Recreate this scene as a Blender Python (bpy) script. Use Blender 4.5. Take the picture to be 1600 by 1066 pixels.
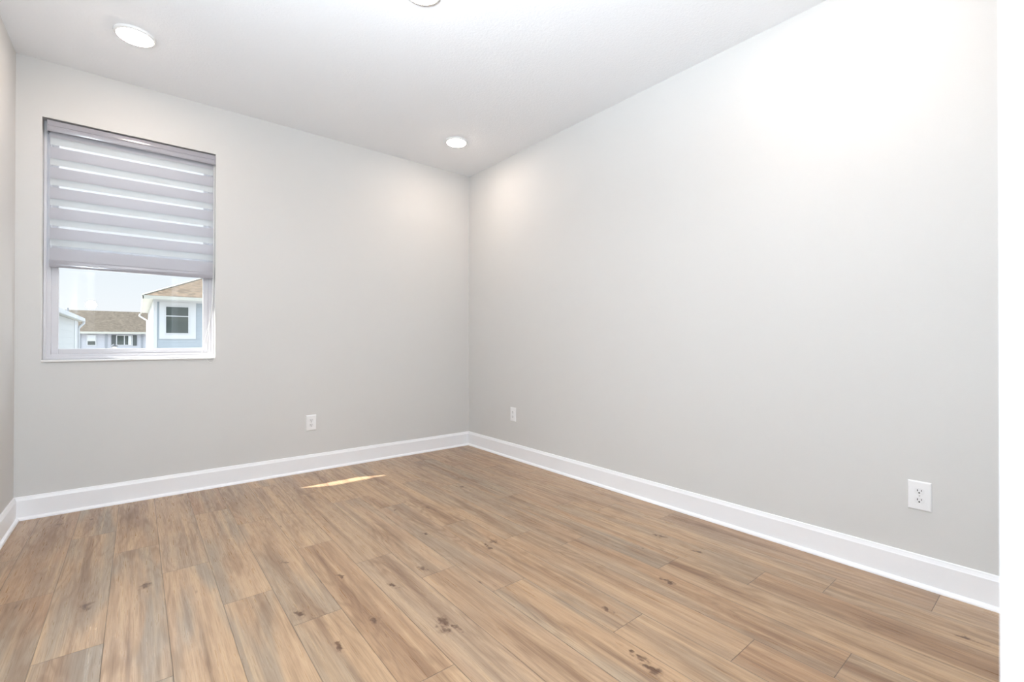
import bpy, bmesh, math, random
from mathutils import Matrix, Vector

for o in list(bpy.data.objects):
    bpy.data.objects.remove(o)
SC = bpy.context.scene
COL = SC.collection

# ------------------------------------------------------------------ camera
CAM = Vector((-2.6264, -3.9195, 1.0548))
YAW, PITCH, ROLL = 0.6851, 0.0035, 0.0019
F = Vector((math.sin(YAW)*math.cos(PITCH), math.cos(YAW)*math.cos(PITCH), math.sin(PITCH)))
R0 = Vector((math.cos(YAW), -math.sin(YAW), 0)); U0 = R0.cross(F)
RR = R0*math.cos(ROLL)+U0*math.sin(ROLL); UU = -R0*math.sin(ROLL)+U0*math.cos(ROLL)
cd = bpy.data.cameras.new('camera'); cam = bpy.data.objects.new('camera', cd); COL.objects.link(cam)
cam.matrix_world = Matrix(((RR.x, UU.x, -F.x, CAM.x), (RR.y, UU.y, -F.y, CAM.y), (RR.z, UU.z, -F.z, CAM.z), (0, 0, 0, 1)))
cd.sensor_width = 36; cd.lens = 717.585/1600*36
cd.shift_x = -0.97/1600; cd.shift_y = -2.0/1600
cd.clip_start = 0.02; cd.clip_end = 500
cd.dof.use_dof = True; cd.dof.focus_distance = 3.6; cd.dof.aperture_fstop = 6.0
SC.camera = cam

# ------------------------------------------------------------------ world, sun, exposure
SC.view_settings.view_transform = 'Standard'; SC.view_settings.look = 'None'
SC.view_settings.gamma = 1; SC.view_settings.use_curve_mapping = False
SC.view_settings.exposure = 0.15
w = bpy.data.worlds.new('sky'); SC.world = w; w.use_nodes = True
nt = w.node_tree; nt.nodes.clear()
out = nt.nodes.new('ShaderNodeOutputWorld'); bg = nt.nodes.new('ShaderNodeBackground')
tc = nt.nodes.new('ShaderNodeTexCoord'); sx = nt.nodes.new('ShaderNodeSeparateXYZ')
rp = nt.nodes.new('ShaderNodeValToRGB'); mp = nt.nodes.new('ShaderNodeMapping')
nz = nt.nodes.new('ShaderNodeTexNoise'); nz.inputs['Scale'].default_value = 2.2; nz.inputs['Detail'].default_value = 5
mp.inputs['Scale'].default_value = (1, 1, 3.5)
rp.color_ramp.elements[0].position = 0.0; rp.color_ramp.elements[0].color = (0.90, 0.93, 0.95, 1)
rp.color_ramp.elements[1].position = 0.6; rp.color_ramp.elements[1].color = (0.62, 0.78, 0.93, 1)
e = rp.color_ramp.elements.new(0.12); e.color = (0.80, 0.875, 0.93, 1)
cl = nt.nodes.new('ShaderNodeMapRange'); cl.inputs['From Min'].default_value = 0.5; cl.inputs['From Max'].default_value = 0.72
mx = nt.nodes.new('ShaderNodeMixRGB'); mx.inputs['Color2'].default_value = (0.93, 0.95, 0.96, 1)
L = nt.links.new
L(tc.outputs['Generated'], sx.inputs[0]); L(sx.outputs['Z'], rp.inputs[0])
L(tc.outputs['Generated'], mp.inputs[0]); L(mp.outputs[0], nz.inputs['Vector']); L(nz.outputs[0], cl.inputs[0])
L(cl.outputs[0], mx.inputs['Fac']); L(rp.outputs[0], mx.inputs['Color1']); L(mx.outputs[0], bg.inputs[0]); L(bg.outputs[0], out.inputs[0])
# brighter overhead and round the sun than at the horizon
dt = nt.nodes.new('ShaderNodeVectorMath'); dt.operation = 'DOT_PRODUCT'; dt.inputs[1].default_value = (-0.6595, 0.2905, 0.6933)
g1 = nt.nodes.new('ShaderNodeMapRange'); g1.interpolation_type = 'SMOOTHSTEP'
for i, q in zip((1, 2, 3, 4), (.45, 1.0, 1.0, 5.0)): g1.inputs[i].default_value = q
g2 = nt.nodes.new('ShaderNodeMapRange'); g2.interpolation_type = 'SMOOTHSTEP'
for i, q in zip((1, 2, 3, 4), (.15, .5, 0.0, 1.2)): g2.inputs[i].default_value = q
ad = nt.nodes.new('ShaderNodeMath'); ad.operation = 'ADD'
L(tc.outputs['Generated'], dt.inputs[0]); L(dt.outputs['Value'], g1.inputs[0]); L(sx.outputs['Z'], g2.inputs[0])
L(g1.outputs[0], ad.inputs[0]); L(g2.outputs[0], ad.inputs[1]); L(ad.outputs[0], bg.inputs[1])

sl = bpy.data.lights.new('sun', 'SUN'); sun = bpy.data.objects.new('sun', sl); COL.objects.link(sun)
sl.energy = 16.0; sl.angle = math.radians(0.53); sl.color = (1.0, 0.98, 0.92)
el = math.radians(43.9); hd = Vector((-0.9153, 0.4032, 0))
sd = Vector((hd.x*math.cos(el), hd.y*math.cos(el), math.sin(el)))
sun.rotation_euler = sd.to_track_quat('Z', 'Y').to_euler(); sun.location = (-8, 6, 9)

# the photographer's flash held at the left of the doorway (it shows as the glint in the pane)
fl = bpy.data.lights.new('camera_flash', 'SPOT'); flash = bpy.data.objects.new('camera_flash', fl); COL.objects.link(flash)
flash.location = (-2.92, -3.72, 1.66); fl.energy = 325; fl.shadow_soft_size = 0.05; fl.color = (0.83, 0.915, 1.0)
fl.spot_size = math.radians(130); fl.spot_blend = 0.6          # head tilted up at the ceiling
flash.rotation_euler = Vector((-.25, -.25, -.93)).to_track_quat('Z', 'Y').to_euler()
f2 = bpy.data.lights.new('flash_spill', 'SPOT'); spill = bpy.data.objects.new('flash_spill', f2); COL.objects.link(spill)
spill.location = (-3.07, -3.62, 1.50); f2.energy = 66; f2.shadow_soft_size = 0.05; f2.color = (0.74, 0.88, 1.0)
f2.spot_size = math.radians(172); f2.spot_blend = 0.35
spill.rotation_euler = Vector((-.80, -.58, .05)).to_track_quat('Z', 'Y').to_euler()
LAMP_STRENGTH = 86.0

# ------------------------------------------------------------------ materials
def newmat(name):
    m = bpy.data.materials.new(name); m.use_nodes = True
    m.node_tree.nodes.clear(); return m, m.node_tree

def sr(r, g, b):
    f = lambda c: (c/255/12.92) if c/255 <= .04045 else ((c/255+.055)/1.055)**2.4
    return (f(r), f(g), f(b), 1)

def paint(name, col, rough=.6, spec=.3, bump=0.0, bscale=200, bdist=.001, emit=None, vary=0.0, vscale=3):
    m, t = newmat(name); N = t.nodes
    o = N.new('ShaderNodeOutputMaterial'); b = N.new('ShaderNodeBsdfPrincipled')
    b.inputs['Base Color'].default_value = col; b.inputs['Roughness'].default_value = rough
    b.inputs['Specular IOR Level'].default_value = spec
    t.links.new(b.outputs[0], o.inputs[0])
    c = N.new('ShaderNodeTexCoord')
    if bump:
        n = N.new('ShaderNodeTexNoise'); n.inputs['Scale'].default_value = bscale; n.inputs['Detail'].default_value = 3
        bm_ = N.new('ShaderNodeBump'); bm_.inputs['Strength'].default_value = bump; bm_.inputs['Distance'].default_value = bdist
        t.links.new(c.outputs['Object'], n.inputs['Vector']); t.links.new(n.outputs[0], bm_.inputs['Height'])
        t.links.new(bm_.outputs[0], b.inputs['Normal'])
    if vary:
        n = N.new('ShaderNodeTexNoise'); n.inputs['Scale'].default_value = vscale; n.inputs['Detail'].default_value = 4
        mr = N.new('ShaderNodeMapRange'); mr.inputs['To Min'].default_value = 1-vary; mr.inputs['To Max'].default_value = 1+vary
        mm = N.new('ShaderNodeVectorMath'); mm.operation = 'SCALE'; mm.inputs[0].default_value = col[:3]
        t.links.new(c.outputs['Object'], n.inputs['Vector']); t.links.new(n.outputs[0], mr.inputs[0])
        t.links.new(mr.outputs[0], mm.inputs['Scale']); t.links.new(mm.outputs[0], b.inputs['Base Color'])
    if emit:
        b.inputs['Emission Color'].default_value = emit[0]; b.inputs['Emission Strength'].default_value = emit[1]
    return m

WALL = paint('wall_paint', (.675, .670, .655, 1), .75, .2, .25, 260, .0012)
CEIL = paint('ceiling_paint', (.89, .905, .925, 1), .85, .15, .55, 90, .003)
TRIM = paint('trim_paint', (.92, .93, .95, 1), .35, .45)
VINYL = paint('window_vinyl', (.64, .635, .665, 1), .35, .4)
SILL = paint('sill_marble', (.82, .82, .81, 1), .25, .5, vary=.03, vscale=25)
PLATE = paint('outlet_plastic', (.88, .89, .90, 1), .3, .5)
FACEP = paint('receptacle_plastic', (.84, .85, .86, 1), .35, .5)
SLOT = paint('slot_shadow', (.02, .02, .02, 1), .6, .2)
RING = paint('lamp_ring_enamel', (.86, .86, .85, 1), .4, .4)
DIFF = paint('lamp_diffuser', (.9, .9, .9, 1), .5, .3, emit=((1.0, .84, .73, 1), LAMP_STRENGTH))
RAILM = paint('blind_rail_enamel', (.35, .345, .38, 1), .12, .5)
METAL = paint('screw_metal', (.6, .6, .6, 1), .3, .6)
CORD = paint('cord_plastic', (.85, .86, .84, 1), .4, .4)
SIDE_WHITE = None

def siding(name, col, step=.18, vary=.03):
    m, t = newmat(name); N = t.nodes; K = t.links.new
    o = N.new('ShaderNodeOutputMaterial'); b = N.new('ShaderNodeBsdfPrincipled'); b.inputs['Roughness'].default_value = .7
    b.inputs['Base Color'].default_value = col; b.inputs['Specular IOR Level'].default_value = .2
    c = N.new('ShaderNodeTexCoord'); s = N.new('ShaderNodeSeparateXYZ'); K(c.outputs['Object'], s.inputs[0])
    d = N.new('ShaderNodeMath'); d.operation = 'DIVIDE'; d.inputs[1].default_value = step; K(s.outputs['Z'], d.inputs[0])
    f = N.new('ShaderNodeMath'); f.operation = 'FRACT'; K(d.outputs[0], f.inputs[0])
    bp = N.new('ShaderNodeBump'); bp.invert = True; bp.inputs['Distance'].default_value = .012; bp.inputs['Strength'].default_value = .8
    K(f.outputs[0], bp.inputs['Height']); K(bp.outputs[0], b.inputs['Normal'])
    K(b.outputs[0], o.inputs[0]); return m

def shingles(name, c1, c2, sc=3.0):
    m, t = newmat(name); N = t.nodes; K = t.links.new
    o = N.new('ShaderNodeOutputMaterial'); b = N.new('ShaderNodeBsdfPrincipled'); b.inputs['Roughness'].default_value = .9
    b.inputs['Specular IOR Level'].default_value = .1
    c = N.new('ShaderNodeTexCoord'); br = N.new('ShaderNodeTexBrick'); br.inputs['Scale'].default_value = sc
    br.inputs['Color1'].default_value = c1; br.inputs['Color2'].default_value = c2
    br.inputs['Mortar'].default_value = (c1[0]*.6, c1[1]*.6, c1[2]*.6, 1); br.inputs['Mortar Size'].default_value = .012
    n = N.new('ShaderNodeTexNoise'); n.inputs['Scale'].default_value = 4.5; n.inputs['Detail'].default_value = 8
    mr = N.new('ShaderNodeMapRange'); mr.inputs['From Min'].default_value = .3; mr.inputs['From Max'].default_value = .7; mr.inputs['To Min'].default_value = .65; mr.inputs['To Max'].default_value = 1.35
    mm = N.new('ShaderNodeVectorMath'); mm.operation = 'SCALE'
    K(c.outputs['Object'], br.inputs['Vector']); K(c.outputs['Object'], n.inputs['Vector']); K(n.outputs[0], mr.inputs[0])
    K(br.outputs['Color'], mm.inputs[0]); K(mr.outputs[0], mm.inputs['Scale']); K(mm.outputs[0], b.inputs['Base Color'])
    K(b.outputs[0], o.inputs[0]); return m

SID_BLUE = siding('blue_siding', (0.38, 0.42, 0.455, 1))
SID_WHITE = siding('white_siding', (0.560, 0.568, 0.560, 1))
SID_GREY = siding('grey_siding', (0.528, 0.536, 0.576, 1))
EXTRIM = paint('exterior_trim', (0.592, 0.600, 0.608, 1), .6, .2)
EXGREY = paint('exterior_grey_trim', (0.336, 0.352, 0.384, 1), .6, .2)
SOFFIT = paint('soffit_cream', (0.528, 0.520, 0.464, 1), .7, .2)
SHIN_A = shingles('tan_shingles', (0.137, 0.101, 0.072, 1), (0.098, 0.077, 0.058, 1))
SHIN_B = shingles('brown_shingles', (0.086, 0.072, 0.056, 1), (0.072, 0.059, 0.047, 1), 2.0)
SHUT = paint('shutter_dark', (.10, .11, .11, 1), .5, .3)
BLACKM = paint('black_iron', (.03, .03, .035, 1), .4, .4)
GRASS = paint('ground_paving', (.30, .295, .29, 1), .9, .1, vary=.3, vscale=.6)
LANT = paint('lantern_glass', (.75, .76, .74, 1), .3, .4)
CURT = paint('curtain_white', (.70, .72, .74, 1), .8, .1)

def glass_mat(name, ior=1.6, tint=(1, 1, 1, 1), rough=0.0):
    m, t = newmat(name); N = t.nodes; K = t.links.new
    o = N.new('ShaderNodeOutputMaterial'); tr = N.new('ShaderNodeBsdfTransparent'); gl = N.new('ShaderNodeBsdfGlossy')
    tr.inputs[0].default_value = tint; gl.inputs['Roughness'].default_value = rough
    fr = N.new('ShaderNodeFresnel'); ge = N.new('ShaderNodeNewGeometry'); io = N.new('ShaderNodeMapRange')
    io.inputs['To Min'].default_value = ior; io.inputs['To Max'].default_value = 1/ior     # same reflectance from both sides
    K(ge.outputs['Backfacing'], io.inputs[0]); K(io.outputs[0], fr.inputs['IOR'])
    mx_ = N.new('ShaderNodeMixShader'); K(fr.outputs[0], mx_.inputs[0]); K(tr.outputs[0], mx_.inputs[1]); K(gl.outputs[0], mx_.inputs[2])
    K(mx_.outputs[0], o.inputs[0]); return m
GLASS = glass_mat('window_glass')
DARKGLASS = paint('dark_window_glass', (.05, .065, .06, 1), .06, .8)

def cloth(name, col, trans, transl):
    m, t = newmat(name); N = t.nodes; K = t.links.new
    o = N.new('ShaderNodeOutputMaterial'); tr = N.new('ShaderNodeBsdfTransparent')
    d = N.new('ShaderNodeBsdfDiffuse'); d.inputs[0].default_value = col
    tl = N.new('ShaderNodeBsdfTranslucent'); tl.inputs[0].default_value = col
    a = N.new('ShaderNodeMixShader'); a.inputs[0].default_value = transl; K(d.outputs[0], a.inputs[1]); K(tl.outputs[0], a.inputs[2])
    b = N.new('ShaderNodeMixShader'); b.inputs[0].default_value = trans; K(a.outputs[0], b.inputs[1]); K(tr.outputs[0], b.inputs[2])
    K(b.outputs[0], o.inputs[0]); return m
CL_OPAQUE = cloth('shade_fabric', (.54, .54, .58, 1), 0.0, .25)
CL_BACK = cloth('shade_fabric_back', (.66, .70, .71, 1), 0.0, .16)  # same fabric as the front layer; backlight put in as a lighter colour
CL_SHEER = cloth('shade_sheer', (.80, .82, .86, 1), .74, .4)

# ---- floor: wood-look planks
KNOTS = [(-1.729,-2.399,1.7),(-1.756,-2.467,1.5),(-1.715,-2.481,0.7),(-1.339,-3.062,1.5),(-1.322,-2.994,1.0),(-1.770,-2.054,1.2),(-1.598,-2.015,1.2),(-1.930,-2.246,1.0),(-1.916,-1.839,0.8),(-2.082,-2.310,1.0),(-1.168,-1.979,1.2),(-1.231,-2.024,1.3),(-0.806,-1.109,1.1),(-1.398,-1.657,0.8),(-1.202,-1.330,0.8),(-1.377,-1.231,0.7),(-2.835,-0.237,1.0),(-2.968,-0.240,1.0),(-2.776,-1.430,1.7),(-2.594,-1.380,1.8),(-2.081,-1.536,0.7),(-2.141,-2.018,1.2),(-1.190,-2.757,0.9),(-0.812,-2.791,1.2),(-0.449,-2.722,1.0),(-0.428,-2.486,1.3),(-0.626,-2.515,0.9),(-0.334,-3.677,1.2)]

def floor_mat():
    m, t = newmat('oak_planks'); N = t.nodes; K = t.links.new
    def math_(op, a, b=None, c=None, clamp=False):
        n = N.new('ShaderNodeMath'); n.operation = op; n.use_clamp = clamp
        for i, v in enumerate((a, b, c)):
            if v is None: continue
            if isinstance(v, (int, float)): n.inputs[i].default_value = v
            else: K(v, n.inputs[i])
        return n.outputs[0]
    def mapr(v, a, b, c=0, d=1, smooth=False):
        n = N.new('ShaderNodeMapRange'); n.interpolation_type = 'SMOOTHSTEP' if smooth else 'LINEAR'
        K(v, n.inputs[0])
        for i, q in zip((1, 2, 3, 4), (a, b, c, d)): n.inputs[i].default_value = q
        return n.outputs[0]
    def vmul(v, s):
        n = N.new('ShaderNodeVectorMath'); n.operation = 'MULTIPLY'; K(v, n.inputs[0]); n.inputs[1].default_value = s; return n.outputs[0]
    def noise(v, scale=1, det=4, rough=.55, dist=0):
        n = N.new('ShaderNodeTexNoise'); K(v, n.inputs['Vector']); n.inputs['Scale'].default_value = scale
        n.inputs['Detail'].default_value = det; n.inputs['Roughness'].default_value = rough; n.inputs['Distortion'].default_value = dist
        return n.outputs[0]
    def mix(f, a, b, mode='MIX'):
        n = N.new('ShaderNodeMixRGB'); n.blend_type = mode
        if isinstance(f, (int, float)): n.inputs[0].default_value = f
        else: K(f, n.inputs[0])
        for i, v in ((1, a), (2, b)):
            if isinstance(v, tuple): n.inputs[i].default_value = v
            else: K(v, n.inputs[i])
        return n.outputs[0]
    tc_ = N.new('ShaderNodeTexCoord'); obj = tc_.outputs['Object']
    at = N.new('ShaderNodeAttribute'); at.attribute_name = 'plank_rnd'
    sp = N.new('ShaderNodeSeparateXYZ'); K(at.outputs['Vector'], sp.inputs[0])
    r1, r2, r3 = sp.outputs
    # knots: summed falloff; also bend the grain around them
    kn = None
    sxy = N.new('ShaderNodeSeparateXYZ'); K(obj, sxy.inputs[0])
    dn = N.new('ShaderNodeTexNoise'); dn.inputs['Scale'].default_value = 26; dn.inputs['Detail'].default_value = 3; K(obj, dn.inputs['Vector'])
    ds = N.new('ShaderNodeVectorMath'); ds.operation = 'SUBTRACT'; K(dn.outputs['Color'], ds.inputs[0]); ds.inputs[1].default_value = (.5, .5, .5)
    da = N.new('ShaderNodeVectorMath'); da.operation = 'ADD'; K(obj, da.inputs[0]); K(vmul(ds.outputs[0], (.055, .13, 0)), da.inputs[1]); wob = da.outputs[0]
    for (kx, ky, ks) in KNOTS:
        s = N.new('ShaderNodeVectorMath'); s.operation = 'SUBTRACT'; K(wob, s.inputs[0]); s.inputs[1].default_value = (kx, ky, 0)
        q = vmul(s.outputs[0], (1/(.0125*ks), 1/(.026*ks), 0))
        ln = N.new('ShaderNodeVectorMath'); ln.operation = 'LENGTH'; K(q, ln.inputs[0])
        e_ = math_('DIVIDE', 1.0, math_('ADD', math_('POWER', ln.outputs['Value'], 2.6), 1.0))
        kn = e_ if kn is None else math_('MAXIMUM', kn, e_)
    # coordinates shifted per plank
    off = vmul(at.outputs['Vector'], (37.0, 53.0, 11.0))
    P = N.new('ShaderNodeVectorMath'); P.operation = 'ADD'; K(obj, P.inputs[0]); K(off, P.inputs[1]); P = P.outputs[0]
    # cathedral figure = contour lines of a stretched noise, bent at the knots
    base = noise(vmul(P, (5.5, .75, 1)), 1, 3, .5, .25)
    rings = math_('SINE', math_('MULTIPLY', math_('ADD', base, math_('MULTIPLY', kn, .10)), 95.0))
    ringm = mapr(rings, -.2, 1.0, 0, 1)
    fine = noise(vmul(P, (300, 6, 1)), 1, 4, .6)
    streak = noise(vmul(P, (44, 1.1, 1)), 1, 5, .55, .05)
    patch = noise(vmul(P, (8, 1.2, 1)), 1, 4, .55, .6)
    patch2 = noise(vmul(P, (6, .9, 3.3)), 1.3, 3, .5, .4)
    # per plank base tone
    cr = N.new('ShaderNodeValToRGB'); K(r1, cr.inputs[0]); ce = cr.color_ramp.elements
    ce[0].position = 0; ce[0].color = FLO[0]; ce[1].position = 1; ce[1].color = FLO[3]
    a_ = ce.new(.35); a_.color = FLO[1]; a_ = ce.new(.7); a_.color = FLO[2]
    col = cr.outputs[0]
    uvc = N.new('ShaderNodeUVMap'); uvc.uv_map = 'edge_a'; sc_ = N.new('ShaderNodeSeparateXYZ'); K(uvc.outputs[0], sc_.inputs[0])
    cen = math_('SUBTRACT', 1.0, math_('ABSOLUTE', math_('SUBTRACT', math_('MULTIPLY', sc_.outputs[0], 2/.1785), math_('ADD', 1.0, math_('MULTIPLY', math_('SUBTRACT', noise(vmul(P, (1.5, 1.6, 1)), 1, 3), .5), 1.6)))))
    cen = mapr(cen, .15, .95, .12, 1.0, True)
    greyf = math_('MULTIPLY', mapr(patch2, .40, .60, 0, 1, True), mapr(r2, 0, 1, .15, 1.0))
    col = mix(greyf, col, FLO[4])
    brownf = math_('MULTIPLY', mapr(patch, .40, .66, 0, 1, True), mapr(r3, 0, 1, .45, 1.0))
    brownf = math_('MULTIPLY', brownf, cen)
    col = mix(brownf, col, FLO[5])
    sf = math_('MULTIPLY', math_('MULTIPLY', mapr(streak, .50, .70, 0, 1), mapr(cen, 0, 1, .35, 1)), .55)
    col = mix(sf, col, FLO[6])
    lf = math_('MULTIPLY', mapr(streak, .48, .30, 0, 1), .55)
    col = mix(lf, col, FLO[7])
    rf = math_('MULTIPLY', math_('MULTIPLY', ringm, mapr(patch, .42, .62, .15, 1)), .34)
    col = mix(rf, col, FLO[6])
    ff = math_('MULTIPLY', mapr(fine, .48, .72, 0, 1), .45)
    col = mix(ff, col, FLO[6])
    kfs = mapr(math_('ADD', kn, math_('MULTIPLY', math_('SUBTRACT', noise(vmul(P, (60, 22, 1)), 1, 4, .6), .5), 1.3)), .34, 1.0, 0, .9, True)
    col = mix(kfs, col, FLO[8])
    # small random knots / cracks
    v = N.new('ShaderNodeTexVoronoi'); v.inputs['Scale'].default_value = 1; K(vmul(P, (11, 2.4, 1)), v.inputs['Vector'])
    vf = math_('MULTIPLY', mapr(v.outputs['Distance'], .085, .02, 0, 1, True), mapr(noise(vmul(P, (70, 18, 1)), 1, 3), .44, .6, 0, .8))
    col = mix(vf, col, FLO[8])
    # seams
    uv = N.new('ShaderNodeUVMap'); uv.uv_map = 'edge_a'; uv2 = N.new('ShaderNodeUVMap'); uv2.uv_map = 'edge_b'
    s1 = N.new('ShaderNodeSeparateXYZ'); K(uv.outputs[0], s1.inputs[0]); s2 = N.new('ShaderNodeSeparateXYZ'); K(uv2.outputs[0], s2.inputs[0])
    dmin = math_('MINIMUM', math_('MINIMUM', s1.outputs[0], s2.outputs[0]), math_('MINIMUM', s1.outputs[1], s2.outputs[1]))
    seam = mapr(dmin, .0006, .0020, 1, 0)
    col = mix(math_('MULTIPLY', seam, .62), col, (.055, .042, .03, 1))
    b = N.new('ShaderNodeBsdfPrincipled'); gm = N.new('ShaderNodeVectorMath'); gm.operation = 'MULTIPLY'; K(col, gm.inputs[0]); gm.inputs[1].default_value = (.95, .885, .825)
    K(gm.outputs[0], b.inputs['Base Color'])
    rr = math_('ADD', mapr(fine, .3, .7, .24, .38), mapr(ringm, 0, 1, 0, .08)); K(rr, b.inputs['Roughness'])
    b.inputs['Specular IOR Level'].default_value = .5
    h = math_('SUBTRACT', math_('MULTIPLY', math_('ADD', math_('MULTIPLY', ringm, -.6), math_('MULTIPLY', fine, .5)), .5), math_('MULTIPLY', seam, 2.0))
    bp = N.new('ShaderNodeBump'); bp.inputs['Strength'].default_value = .35; bp.inputs['Distance'].default_value = .0012
    K(h, bp.inputs['Height']); K(bp.outputs[0], b.inputs['Normal'])
    o = N.new('ShaderNodeOutputMaterial'); K(b.outputs[0], o.inputs[0]); return m
FLO = [sr(170, 140, 112), sr(182, 155, 126), sr(190, 164, 134), sr(176, 152, 128), sr(158, 146, 130), sr(140, 112, 88), sr(112, 88, 70), sr(206, 182, 150), sr(88, 62, 46)]
FLOOR = floor_mat()

# ------------------------------------------------------------------ mesh helpers
class MB:
    def __init__(s): s.bm = bmesh.new()
    def box(s, x0, x1, y0, y1, z0, z1, bevel=0.0, seg=2, mi=0):
        b = bmesh.new(); r = bmesh.ops.create_cube(b, size=1)
        for v in b.verts:
            v.co = Vector(((x0+x1)/2+v.co.x*(x1-x0), (y0+y1)/2+v.co.y*(y1-y0), (z0+z1)/2+v.co.z*(z1-z0)))
        if bevel: bmesh.ops.bevel(b, geom=list(b.edges), offset=bevel, segments=seg, affect='EDGES', profile=.5)
        for f in b.faces: f.material_index = mi
        me = bpy.data.meshes.new('t'); b.to_mesh(me); b.free(); s.bm.from_mesh(me); bpy.data.meshes.remove(me); return s
    def poly(s, pts, mi=0):
        f = s.bm.faces.new([s.bm.verts.new(p) for p in pts]); f.material_index = mi; return s
    def prism(s, pts, d):
        """closed outline pts extruded by vector d"""
        d = Vector(d); a = [s.bm.verts.new(p) for p in pts]; b = [s.bm.verts.new(Vector(p)+d) for p in pts]
        s.bm.faces.new(a); s.bm.faces.new(b[::-1]); n = len(a)
        for i in range(n): s.bm.faces.new((a[i], b[i], b[(i+1) % n], a[(i+1) % n]))
        return s
    def loft(s, A, B):
        a = [s.bm.verts.new(p) for p in A]; b = [s.bm.verts.new(p) for p in B]; n = len(a)
        s.bm.faces.new(a); s.bm.faces.new(b[::-1])
        for i in range(n): s.bm.faces.new((a[i], b[i], b[(i+1) % n], a[(i+1) % n]))
        return s
    def lathe(s, prof, c=(0, 0, 0), n=48, axis='Z', cap=True):
        rings = []
        for (r, h) in prof:
            ring = []
            for k in range(n):
                a = 2*math.pi*k/n; x, y = r*math.cos(a), r*math.sin(a)
                p = (x, y, h) if axis == 'Z' else ((h, x, y) if axis == 'X' else (x, h, y))
                ring.append(s.bm.verts.new(Vector(p)+Vector(c)))
            rings.append(ring)
        for A, B in zip(rings, rings[1:]):
            for k in range(n): s.bm.faces.new((A[k], A[(k+1) % n], B[(k+1) % n], B[k]))
        if cap: s.bm.faces.new(rings[0]); s.bm.faces.new(rings[-1])
        return s
    def tube(s, pts, r, n=8):
        rings = []; pts = [Vector(p) for p in pts]
        for i, p in enumerate(pts):
            t_ = (pts[min(i+1, len(pts)-1)]-pts[max(i-1, 0)]).normalized()
            u = t_.orthogonal().normalized() if i == 0 else (u - t_*u.dot(t_)).normalized()
            v = t_.cross(u)
            rings.append([s.bm.verts.new(p+u*r*math.cos(2*math.pi*k/n)+v*r*math.sin(2*math.pi*k/n)) for k in range(n)])
        for A, B in zip(rings, rings[1:]):
            for k in range(n): s.bm.faces.new((A[k], A[(k+1) % n], B[(k+1) % n], B[k]))
        s.bm.faces.new(rings[0]); s.bm.faces.new(rings[-1]); return s
    def build(s, name, mat, parent=None, smooth=False, loc=None):
        bmesh.ops.recalc_face_normals(s.bm, faces=list(s.bm.faces))
        me = bpy.data.meshes.new(name); s.bm.to_mesh(me); s.bm.free()
        for m_ in (mat if isinstance(mat, (list, tuple)) else [mat]): me.materials.append(m_)
        o = bpy.data.objects.new(name, me); COL.objects.link(o)
        if smooth:
            for p in me.polygons: p.use_smooth = True
            try: me.set_sharp_from_angle(angle=math.radians(35))
            except Exception: pass
        if parent: o.parent = parent
        if loc: o.location = loc
        return o

def thing(name, label, cat, loc=(0, 0, 0), group=None, rot=0):
    o = bpy.data.objects.new(name, None); COL.objects.link(o); o.location = loc; o.rotation_euler = (0, 0, rot)
    o.empty_display_size = .1
    o['label'] = label; o['category'] = cat
    if group: o['group'] = group
    return o
def struct(o): o['kind'] = 'structure'; return o
def catmull(P, n=10):
    P = [Vector(p) for p in P]; out_ = []
    for i in range(len(P)-1):
        p0, p1, p2, p3 = P[max(i-1, 0)], P[i], P[i+1], P[min(i+2, len(P)-1)]
        for k in range(n):
            t_ = k/n; out_.append(.5*((2*p1)+(-p0+p2)*t_+(2*p0-5*p1+4*p2-p3)*t_*t_+(-p0+3*p1-3*p2+p3)*t_**3))
    out_.append(P[-1]); return out_

# ------------------------------------------------------------------ room shell
W, H, YN = 3.183, 2.74, -3.91          # width, height, near wall face
TW = .19                                # outside wall thickness
WL, WR, WB, WT = -3.0733, -2.1926, .924, 2.401
YH = -9.5                               # end of the hallway behind the camera

m = MB()
m.box(-W-.15, WL, 0, TW, -.0, H); m.box(WR, .15, 0, TW, 0, H); m.box(WL, WR, 0, TW, 0, WB); m.box(WL, WR, 0, TW, WT, H)
struct(m.build('wall_back', WALL))
struct(MB().box(0, .15, YN-.12, 0, 0, H).build('wall_right', WALL))
struct(MB().box(-W-.15, -W, YN-.12, 0, 0, H).build('wall_left', WALL))
DL, DR, DT = -3.06, -2.25, 2.06
m = MB(); m.box(-W, DL, YN-.12, YN, 0, H); m.box(DR, 0, YN-.12, YN, 0, H); m.box(DL, DR, YN-.12, YN, DT, H)
struct(m.build('wall_front', WALL))
m = MB(); m.box(-4.4, -4.25, YH, YN-.12, 0, H); m.box(-.4, -.25, YH, YN-.12, 0, H); m.box(-4.4, -.25, YH-.15, YH, 0, H)
m.box(-4.4, -W-.15, YN-.12, YN, 0, H)
struct(m.build('wall_hallway', WALL))
struct(MB().box(-4.4, .15, YH-.15, TW, H, H+.12).build('ceiling', CEIL))

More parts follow.
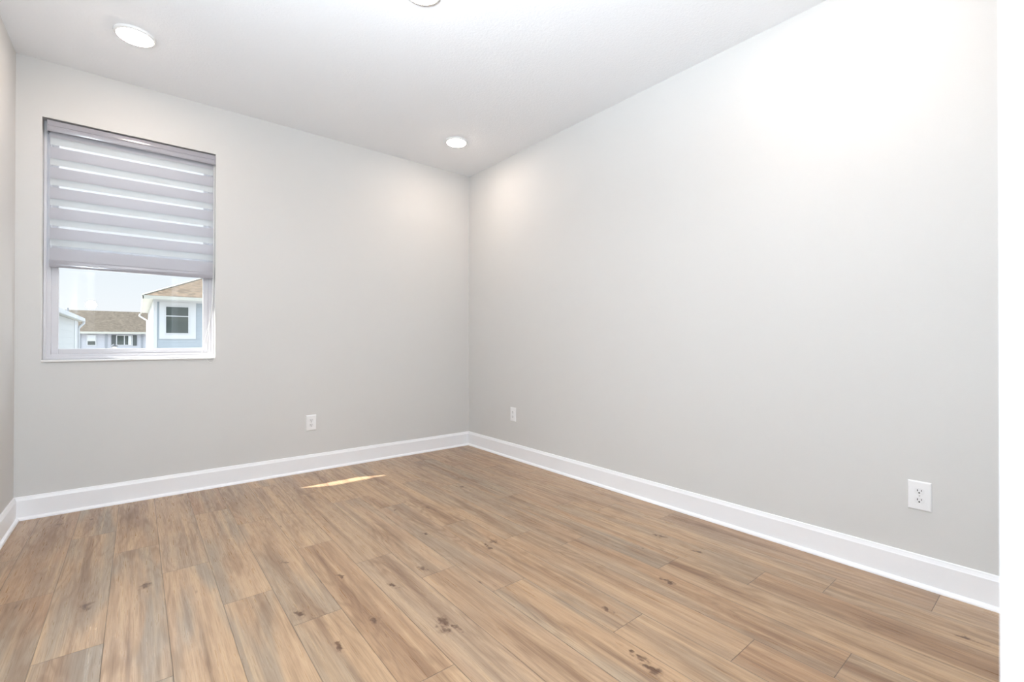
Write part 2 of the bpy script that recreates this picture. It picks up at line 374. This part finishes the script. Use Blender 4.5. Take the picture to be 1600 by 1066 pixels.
# planks: rows across x, butt joints along y
ENDS = {0:[1.147,2.358,3.563],1:[.815,2.03,3.247],2:[.60,1.819,3.019],3:[.27,1.484,2.694,3.9],4:[1.02,2.238,3.44],5:[.768,1.997,3.2],6:[.42,1.64,2.859],7:[1.153,2.368,3.58],8:[.87,2.078,3.29],9:[.565,1.767,2.98],10:[.211,1.431,2.637,3.85],11:[.889,2.091,3.3],12:[.551,1.768,2.98],13:[.085,1.305,2.52,3.73],14:[.916,2.123,3.33],15:[.565,1.779,2.99],16:[1.215,2.43,3.64],17:[.7,1.9,3.1]}
GREY = {(3,1):.95,(4,0):.3,(6,1):.2,(7,2):.95,(3,2):.95,(1,3):.6,(5,2):.3,(12,1):.9,(15,0):1.0,(13,2):1.0,(14,1):.95,(14,0):.7,(13,1):.5,(12,2):.8,(11,2):.6,(15,1):.8,(15,2):1.0,(14,2):1.0,(16,1):.8}  # greyness per plank; left rows greyed further, cool light put into their tone
random.seed(11)
bm = bmesh.new(); ua = bm.loops.layers.uv.new('edge_a'); ub = bm.loops.layers.uv.new('edge_b'); ra = bm.verts.layers.float_vector.new('plank_rnd')
for k in range(25):
    x1 = -.036-.1785*k+.0; x0 = x1-.1785
    if k == 0: x1 = 0.0; 
    e_ = ENDS.get(k)
    if not e_:
        s0 = random.uniform(.1, 1.2); e_ = [s0+1.212*i for i in range(4)]
    ys = [0]+[-q for q in e_]
    while ys[-1] > YH: ys.append(ys[-1]-1.212)
    for i in range(len(ys)-1):
        y1, y0 = ys[i], ys[i+1]
        rv = Vector((random.random(), GREY.get((k, i), random.uniform(0, .75)), random.random()))
        vs = [bm.verts.new((x, y, 0)) for x, y in ((x0, y0), (x1, y0), (x1, y1), (x0, y1))]
        for v in vs: v[ra] = rv
        f = bm.faces.new(vs)
        for l in f.loops:
            l[ua].uv = (l.vert.co.x-x0, l.vert.co.y-y0); l[ub].uv = (x1-l.vert.co.x, y1-l.vert.co.y)
me = bpy.data.meshes.new('floor'); bm.to_mesh(me); bm.free(); me.materials.append(FLOOR)
floor = bpy.data.objects.new('floor', me); COL.objects.link(floor); struct(floor)

# baseboards with bevelled cap and shoe moulding: profile of (offset from wall, height)
PROF = [(0, 0), (.027, 0), (.0265, .006), (.0235, .012), (.018, .0165), (.0135, .018), (.0135, .114), (.0125, .1165), (.0118, .118), (.0085, .1285), (.0075, .1335), (.004, .1357), (0, .1357)]
def base_run(name, fn):
    m_ = MB(); m_.loft([fn(o_, z, 0) for o_, z in PROF], [fn(o_, z, 1) for o_, z in PROF])
    return struct(m_.build(name, TRIM))
base_run('baseboard_back', lambda o_, z, e_: (-W+o_, -o_, z) if e_ == 0 else (-o_, -o_, z))
base_run('baseboard_right', lambda o_, z, e_: (-o_, -o_, z) if e_ == 0 else (-o_, YN+.001, z))
base_run('baseboard_left', lambda o_, z, e_: (-W+o_, -o_, z) if e_ == 0 else (-W+o_, YN+.001, z))

# door lining and casing round the opening the camera stands in
t1 = bpy.data.objects.new('door_1', None); COL.objects.link(t1); t1.location = ((DL+DR)/2, YN, 0); struct(t1)
cx_, cy_ = t1.location.x, t1.location.y
m = MB(); m.box(DR-.0005-cx_, DR+.018-cx_, -.125, .003, 0, DT); m.box(DL-.018-cx_, DL+.0005-cx_, -.125, .003, 0, DT); m.box(DL-.018-cx_, DR+.018-cx_, -.125, .003, DT, DT+.018)
m.build('door_lining', TRIM, t1)
m = MB()
for sy0, sy1 in ((.0005, .0178), (-.1378, -.1205)):
    m.box(DR+.005-cx_, DR+.068-cx_, sy0, sy1, 0, DT+.068, .003); m.box(DL-.068-cx_, DL-.005-cx_, sy0, sy1, 0, DT+.068, .003)
    m.box(DL-.005-cx_, DR+.005-cx_, sy0, sy1, DT+.005, DT+.068, .003)
m.build('door_casing', TRIM, t1)

# ------------------------------------------------------------------ window_1
win = bpy.data.objects.new('window_1', None); COL.objects.link(win); win.location = ((WL+WR)/2, .07, WB); struct(win)
wx, wy, wz = win.location
hw = (WR-WL)/2; hh = WT-WB
def ring(m_, x0, x1, z0, z1, t_, y0, y1, bv=.002):
    m_.box(x0, x0+t_, y0, y1, z0, z1, bv); m_.box(x1-t_, x1, y0, y1, z0, z1, bv)
    m_.box(x0+t_-.001, x1-t_+.001, y0, y1, z0, z0+t_, bv); m_.box(x0+t_-.001, x1-t_+.001, y0, y1, z1-t_, z1, bv)
S0 = .012                                # top of the sill slab above the opening bottom
m = MB(); ring(m, -hw, hw, S0, hh, .034, 0, .075); ring(m, -hw+.001, hw-.001, S0+.001, hh-.001, .014, -.012, .002)
m.build('window_frame', VINYL, win)
zm = 1.625-WB
m = MB(); ring(m, -hw+.0325, hw-.0325, S0+.0325, zm+.022, .034, .012, .040, .003)
sash = m.build('sash', VINYL, win)
m = MB(); ring(m, -hw+.0325, hw-.0325, zm-.018, hh-.0325, .030, .044, .070, .003); sash2 = m.build('sash', VINYL, win)
g = MB(); g.poly([(-hw+.06, .026, S0+.06), (hw-.06, .026, S0+.06), (hw-.06, .026, zm), (-hw+.06, .026, zm)]); g.build('pane', GLASS, sash)
g = MB(); g.poly([(-hw+.06, .057, zm), (hw-.06, .057, zm), (hw-.06, .057, hh-.06), (-hw+.06, .057, hh-.06)]); g.build('pane', GLASS, sash2)
# sash lock
MB().box(-.03, .03, -.002, .02, zm+.004, zm+.018, .003).build('sash_lock', VINYL, win)
MB().box(-hw, hw, -wy-.011, .0, 0, S0, .003).build('window_sill', SILL, win)

# ------------------------------------------------------------------ zebra blind
bl = thing('window_blind', 'white zebra roller blind with sheer stripes, half lowered in the window', 'blind', (-2.625, .034, 2.40))
bx, by, bz = bl.location
def P_(x, y, z): return (x-bx, y-by, z-bz)
# fascia profile extruded along x
fa = [(.0005, 2.385), (.001, 2.389), (.004, 2.392), (.055, 2.392), (.055, 2.330), (.050, 2.330), (.050, 2.386), (.008, 2.386), (.0078, 2.331), (.0045, 2.3245), (.001, 2.3245), (-.001, 2.328), (-.0025, 2.340), (-.003, 2.352), (-.0012, 2.3545), (-.0012, 2.3575), (-.003, 2.360), (-.0026, 2.372)]
m = MB(); m.loft([P_(-3.050, y+.004, z) for y, z in fa], [P_(-2.198, y+.004, z) for y, z in fa]); m.build('headrail', RAILM, bl, True)
m = MB()
for x0, x1 in ((-3.0535, -3.050), (-2.198, -2.1945)): MB().box(x0-bx, x1-bx, .001-by, .060-by, 2.320-bz, 2.3925-bz, .001).build('end_cap', RAILM, bl)
m = MB(); m.lathe([(.019, -.41), (.019, .41)], (0, .034-by, 2.358-bz), 24, 'X'); m.build('roller_tube', METAL, bl, True)
S = [2.247-.1235*i for i in range(6)]
FX0, FX1 = -3.042, -2.2045
def sheet(y, bands, name, opq):
    m_ = MB(); zt = 2.345; nx = 1
    edges = [zt]+[z for b_ in bands for z in b_]+[1.545]
    # alternate sheer / opaque starting with sheer
    for i in range(len(edges)-1):
        a_, b_ = edges[i], edges[i+1]
        if a_-b_ < 1e-5: continue
        m_.poly([P_(FX0, y, a_), P_(FX1, y, a_), P_(FX1, y, b_), P_(FX0, y, b_)], 1 if i % 2 == 0 else 0)
    return m_.build(name, [opq, CL_SHEER], bl)
fb = [(2.345, 2.297)]; bb = []
for i, s in enumerate(S[:-1]): fb.append((s-.008, s-.076))
fb.append((S[-1]+.008-.016, 1.5455))
for i, s in enumerate(S): bb.append((s+.008+.052, s+.008))
sheet(.030, fb, 'shade_fabric', CL_OPAQUE); sheet(.041, bb, 'shade_fabric', CL_BACK)
m = MB()
pr = [(-.007, 0), (-.0085, .004), (-.0085, .038), (-.006, .044), (.008, .044), (.0095, .040), (.0095, .004), (.008, 0)]
m.loft([P_(-3.044, .036+y, 1.5035+z) for y, z in pr], [P_(-2.2025, .036+y, 1.5035+z) for y, z in pr]); m.build('bottom_rail', RAILM, bl, True)
# bead-chain loop: two strands from the headrail clutch, slack end lying over the sill
A = [(-2.199, .012, 2.33), (-2.2, .008, 1.9), (-2.2015, .006, 1.55), (-2.206, .006, 1.35), (-2.228, .008, 1.18), (-2.262, .012, 1.03), (-2.272, .004, .955), (-2.262, -.006, .9395), (-2.248, -.0145, .928), (-2.235, -.0155, .908), (-2.222, -.0155, .900), (-2.208, -.0155, .905), (-2.200, -.015, .922), (-2.206, -.004, .9395), (-2.222, .010, .945), (-2.240, .012, 1.0), (-2.232, .012, 1.12), (-2.213, .012, 1.30), (-2.205, .014, 1.50), (-2.203, .016, 1.9), (-2.203, .018, 2.33)]
A = [(x, y, z+.0) for x, y, z in A]
m = MB(); m.tube([P_(*q) for q in catmull(A, 8)], .0013, 6)
pts = catmull(A, 40); acc = 0; last = Vector(pts[0])
for q in pts:
    acc += (Vector(q)-last).length; last = Vector(q)
    if acc > .011:
        acc = 0; b_ = bmesh.ops.create_icosphere(m.bm, subdivisions=1, radius=.0024, matrix=Matrix.Translation(Vector(P_(*q))))
m.build('bead_chain', CORD, bl, True)

# ------------------------------------------------------------------ outlets
def outlet(loc, rot, label):
    t_ = thing('wall_outlet', label, 'outlet', loc, 'duplex wall outlets', rot)     # local: faces -y, centre at origin
    m_ = MB(); hw_, hh_ = .0392, .0622
    # plate with soft sloping rim and two openings suggested by raised receptacles
    o1 = [(-hw_, 0), (hw_, 0)]
    b = m_.bm
    rects = [(hw_, hh_, -.0005), (hw_, hh_, -.0022), (hw_-.0035, hh_-.0035, -.0052), (hw_-.006, hh_-.006, -.0058)]
    prev = None
    for (a_, c_, y_) in rects:
        vs = [b.verts.new(p) for p in ((-a_, y_, -c_), (a_, y_, -c_), (a_, y_, c_), (-a_, y_, c_))]
        if prev:
            for i in range(4): b.faces.new((prev[i], prev[(i+1) % 4], vs[(i+1) % 4], vs[i]))
        else: b.faces.new(vs[::-1])
        prev = vs
    b.faces.new(prev)
    m_.build('cover_plate', PLATE, t_)
    for s in (1, -1):
        zc = s*.0195; m2 = MB(); pts_ = []
        for k in range(40):
            a_ = 2*math.pi*k/40; x = .0172*math.cos(a_); z = max(-.0142, min(.0142, .0185*math.sin(a_))); pts_.append((x, -.0058, zc+z))
        m2.prism(pts_, (0, -.0016, 0)); rc = m2.build('receptacle', FACEP, t_)
        m3 = MB()
        m3.box(-.0077, -.0052, -.0079, -.0072, zc-.0005, zc+.0075); m3.box(.0054, .0075, -.0079, -.0072, zc+.0005, zc+.0070)
        m3.prism([(.0028*math.cos(q*math.pi/8)-.0004, -.0079, zc-.0065+.0030*math.sin(q*math.pi/8)) for q in range(16)], (0, .0007, 0))
        m3.build('slots', SLOT, rc)
    m4 = MB(); m4.lathe([(.0001, -.0068), (.0026, -.0066), (.0032, -.0057)], (0, 0, 0), 20, 'Y'); m4.build('screw', METAL, t_, True)
    return t_
outlet((-1.533, 0, .392), 0, 'white outlet on the window wall, right of the window')
outlet((0, -.7185, .3965), -math.pi/2, 'small far outlet low on the long right wall near the corner')
outlet((0, -3.494, .3900), -math.pi/2, 'large near outlet on the long right wall by the doorway')

# ------------------------------------------------------------------ ceiling lights
def ceiling_light(x, y, label):
    t_ = thing('ceiling_light', label, 'ceiling light', (x, y, H), 'round ceiling disc lights')
    MB().lathe([(.0925, 0), (.0930, -.004), (.0915, -.011), (.087, -.0145), (.080, -.0150), (.0785, -.012), (.0785, -.002)], n=64, cap=False).build('trim_ring', RING, t_, True)
    MB().lathe([(.0785, -.012), (.0770, -.0175), (.070, -.0205), (.045, -.0230), (.02, -.0240), (.0005, -.0243)], n=48).build('diffuser', DIFF, t_, True)
    return t_
ceiling_light(-2.642, -.645, 'round white ceiling light above the window')
ceiling_light(-.550, -.624, 'round white ceiling light near the far corner')
ceiling_light(-1.575, -1.945, 'round white ceiling light in the middle of the ceiling')
ceiling_light(-2.642, -3.27, 'round white ceiling light above the doorway side, left')
ceiling_light(-.550, -3.27, 'round white ceiling light above the doorway side, right')

# ------------------------------------------------------------------ outside
# roof overhang over our own window wall
struct(MB().box(-8, 4, TW, .66, 2.745, 2.93).build('trim_1', SOFFIT))
gnd = MB().box(-60, 60, .6, 160, -3.3, -3.0).build('ground', GRASS); struct(gnd)

def ext_window(parent, x0, x1, z0, z1, y, mid=None, frame=.05, name='window', mull=None, glass=None):
    m_ = MB(); ring(m_, x0, x1, z0, z1, frame, y-.05, y+.02, .004)
    if mid: m_.box(x0+frame, x1-frame, y-.045, y+.01, mid-.02, mid+.02, .003)
    if mull: m_.box(mull-.04, mull+.04, y-.045, y+.01, z0+frame, z1-frame, .003)
    f_ = m_.build(name, EXTRIM, parent)
    MB().box(x0+frame*.5, x1-frame*.5, y-.015, y+.005, z0+frame*.5, z1-frame*.5).build('pane', glass or DARKGLASS, f_)
    return f_

# blue house
bh = thing('house', 'blue-sided house with hip roof and one dark window, close on the right', 'house', (2, 28, -3.0))
def Q(x, y, z, o=bh): return (x-o.location.x, y-o.location.y, z-o.location.z)
def qbox(m_, x0, x1, y0, y1, z0, z1, o, bv=0): a_ = Q(x0, y0, z0, o); b_ = Q(x1, y1, z1, o); return m_.box(a_[0], b_[0], a_[1], b_[1], a_[2], b_[2], bv)
BX0, BX1, BY0, BY1, BZ = -2.051, 6.4, 22.0, 35.5, 2.93
qbox(MB(), BX0, BX1, BY0, BY1, -3, BZ, bh).build('wall', SID_BLUE, bh)
qbox(MB(), BX0-.03, BX0+.1, BY0-.03, BY0+.1, -3, BZ, bh).build('corner_trim', EXTRIM, bh)
qbox(MB(), BX0-.03, BX0+.1, BY1-.1, BY1+.03, -3, BZ, bh).build('corner_trim', EXTRIM, bh)
qbox(MB(), BX0+.1, BX1, BY0-.02, BY0+.01, 2.80, BZ, bh).build('frieze_board', EXTRIM, bh)
qbox(MB(), BX0-.02, BX0+.005, BY0+.1, BY1-.1, -3, BZ, bh).build('side_cladding', SID_WHITE, bh)
E0, E1, F0, F1, EZ, SL = -2.465, 6.8, 21.55, 35.95, 3.035, .498
hwid = (E1-E0)/2; RZ = EZ+SL*hwid; xm = (E0+E1)/2
m = MB()
a, b, c, d = Q(E0, F0, EZ), Q(E1, F0, EZ), Q(E1, F1, EZ), Q(E0, F1, EZ); r_a, r_b = Q(xm, F0+hwid, RZ), Q(xm, F1-hwid, RZ)
for f_ in ((a, b, r_a), (b, c, r_b, r_a), (c, d, r_b), (d, a, r_a, r_b), (a, d, c, b)): m.poly(f_)
m.build('roof', SHIN_A, bh)
m = MB()
m.tube([a, r_a], .04, 6); m.build('hip_cap', SOFFIT, bh)
m = MB(); qbox(m, E0, E1, F0, F0+.04, 2.88, 3.03, bh); qbox(m, E0, E0+.04, F0, F1, 2.86, 3.03, bh); qbox(m, E0+.04, E1, F0+.04, BY0, 2.93, 2.95, bh); qbox(m, E0+.04, BX0, F0+.04, F1, 2.93, 2.95, bh)
m.build('soffit', SOFFIT, bh)
m = MB(); pts = [(-2.50, 36.0, 2.86), (-2.52, 36.0, 2.72), (-2.30, 35.9, 2.55), (-2.12, 35.6, 2.40), (-2.12, 35.6, -2.8)]; m.tube([Q(*q) for q in pts], .05, 6); m.build('downspout', EXTRIM, bh)
m = MB(); TX0, TX1, TZ0, TZ1 = -1.87, -.515, 1.132, 2.80
x0, x1, z0, z1 = -1.663, -.773, 1.367, 2.625
qbox(m, TX0, x0, BY0-.035, BY0+.01, TZ0, TZ1, bh); qbox(m, x1, TX1, BY0-.035, BY0+.01, TZ0, TZ1, bh); qbox(m, x0, x1, BY0-.035, BY0+.01, TZ0, z0, bh); qbox(m, x0, x1, BY0-.035, BY0+.01, z1, TZ1, bh)
m.build('window_surround', EXTRIM, bh)
X = bh.location; ext_window(bh, x0-X.x, x1-X.x, z0-X.z, z1-X.z, BY0-.01-X.y, mid=2.17-X.z, frame=.035)

# white house at the left, its side wall running away from us
lh = thing('house', 'white-sided house at the left edge of the window with a gutter and downspout', 'house', (-8, 10, -3.0))
LX, LY0, LY1, LZ = -4.09, 4.0, 16.0, 1.66
qbox(MB(), -12, LX, LY0, LY1, -3, LZ, lh).build('wall', SID_WHITE, lh)
m = MB(); m.loft([Q(-3.97, y, z, lh) for y, z in ((LY0-.3, 1.70), (LY1+.3, 1.70), (LY1+.3, 1.76), (LY0-.3, 1.76))], [Q(-12.3, y, z, lh) for y, z in ((LY0-.3, 1.70), (LY1+.3, 1.70), (LY1+.3, 2.0), (LY0-.3, 2.0))])
m.build('roof', SHIN_B, lh)
m = MB(); qbox(m, -3.98, -3.93, LY0-.3, LY1+.3, 1.665, 1.77, lh, .01); m.build('gutter', EXTRIM, lh)
m = MB(); qbox(m, LX, -3.98, LY0-.3, LY1+.3, 1.665, 1.69, lh); m.build('soffit', SOFFIT, lh)
m = MB(); m.tube([Q(*q, lh) for q in ((-3.95, 16.15, 1.70), (-3.96, 16.15, 1.60), (-4.03, 16.0, 1.50), (-4.06, 15.9, 1.42), (-4.06, 15.9, -2.8))], .035, 8); m.build('downspout', EXTRIM, lh, True)
qbox(MB(), LX-.02, LX+.015, 15.0, LY1+.01, -3, LZ, lh).build('corner_board', EXTRIM, lh)
m = MB(); m.tube([Q(-4.144, 14, 1.765, lh), Q(-4.144, 14, 1.97, lh)], .02, 8); m.build('vent_pipe', EXGREY, lh, True)

# far row house
fh = thing('house', 'far pale grey house with brown roof and dark shutters', 'house', (-5, 68, -3.0))
qbox(MB(), -13, 8, 64, 76, -3, 1.95, fh).build('wall', SID_GREY, fh)
m = MB()
pts = [Q(-13.3, 63.5, 1.95, fh), Q(-13.3, 63.5, 2.0, fh), Q(-13.3, 70, 4.62, fh), Q(-13.3, 76.5, 2.0, fh), Q(-13.3, 76.5, 1.95, fh)]
m.prism(pts, (21.6, 0, 0)); m.build('roof', SHIN_B, fh)
m = MB(); qbox(m, -13.3, 8.3, 63.4, 63.5, 1.80, 2.02, fh); m.build('fascia', SOFFIT, fh)
for x in (-7.42, -5.30, -2.205): qbox(MB(), x-.09, x+.09, 63.93, 64, -3, 1.9, fh).build('corner_trim', EXGREY, fh)
X = fh.location
wA = ext_window(fh, -6.90-X.x, -6.10-X.x, .48-X.z, 1.72-X.z, 63.97-X.y, mid=1.0-X.z, frame=.09, glass=DARKGLASS)
MB().box(-6.82-X.x, -6.18-X.x, 63.93-X.y, 63.95-X.y, 1.02-X.z, 1.62-X.z).build('roller_shade', CURT, wA)
wB = ext_window(fh, -4.46-X.x, -3.03-X.x, .50-X.z, 1.68-X.z, 63.97-X.y, mull=-3.76-X.x, frame=.08)
MB().box(-3.42-X.x, -3.14-X.x, 63.93-X.y, 63.95-X.y, .58-X.z, 1.58-X.z).build('curtain', CURT, wB)
for x0, x1 in ((-4.86, -4.50), (-3.02, -2.67)):
    m = MB(); qbox(m, x0, x1, 63.92, 63.98, .48, 1.66, fh); m.build('shutter', SHUT, fh)

# street lantern between the houses
sl_ = thing('street_lamp', 'black street lantern on a post in front of the far grey house', 'lamp', (-3.637, 30, -3.0))
m = MB(); m.lathe([(.09, 0), (.09, .25), (.045, .35), (.035, 3.40), (.06, 3.45), (.03, 3.5)], n=16); m.build('post', BLACKM, sl_, True)
m = MB(); m.lathe([(.19, 3.72), (.175, 3.76), (.10, 3.80), (.04, 3.84), (.015, 3.88)], n=16)
for k in range(4):
    a_ = math.pi/4+k*math.pi/2; m.tube([(.07*math.cos(a_), .07*math.sin(a_), 3.48), (.13*math.cos(a_), .13*math.sin(a_), 3.74)], .008, 6)
m.build('lantern_cap', BLACKM, sl_, True)
MB().lathe([(.06, 3.50), (.115, 3.72)], n=16).build('lantern_glass', LANT, sl_, True)
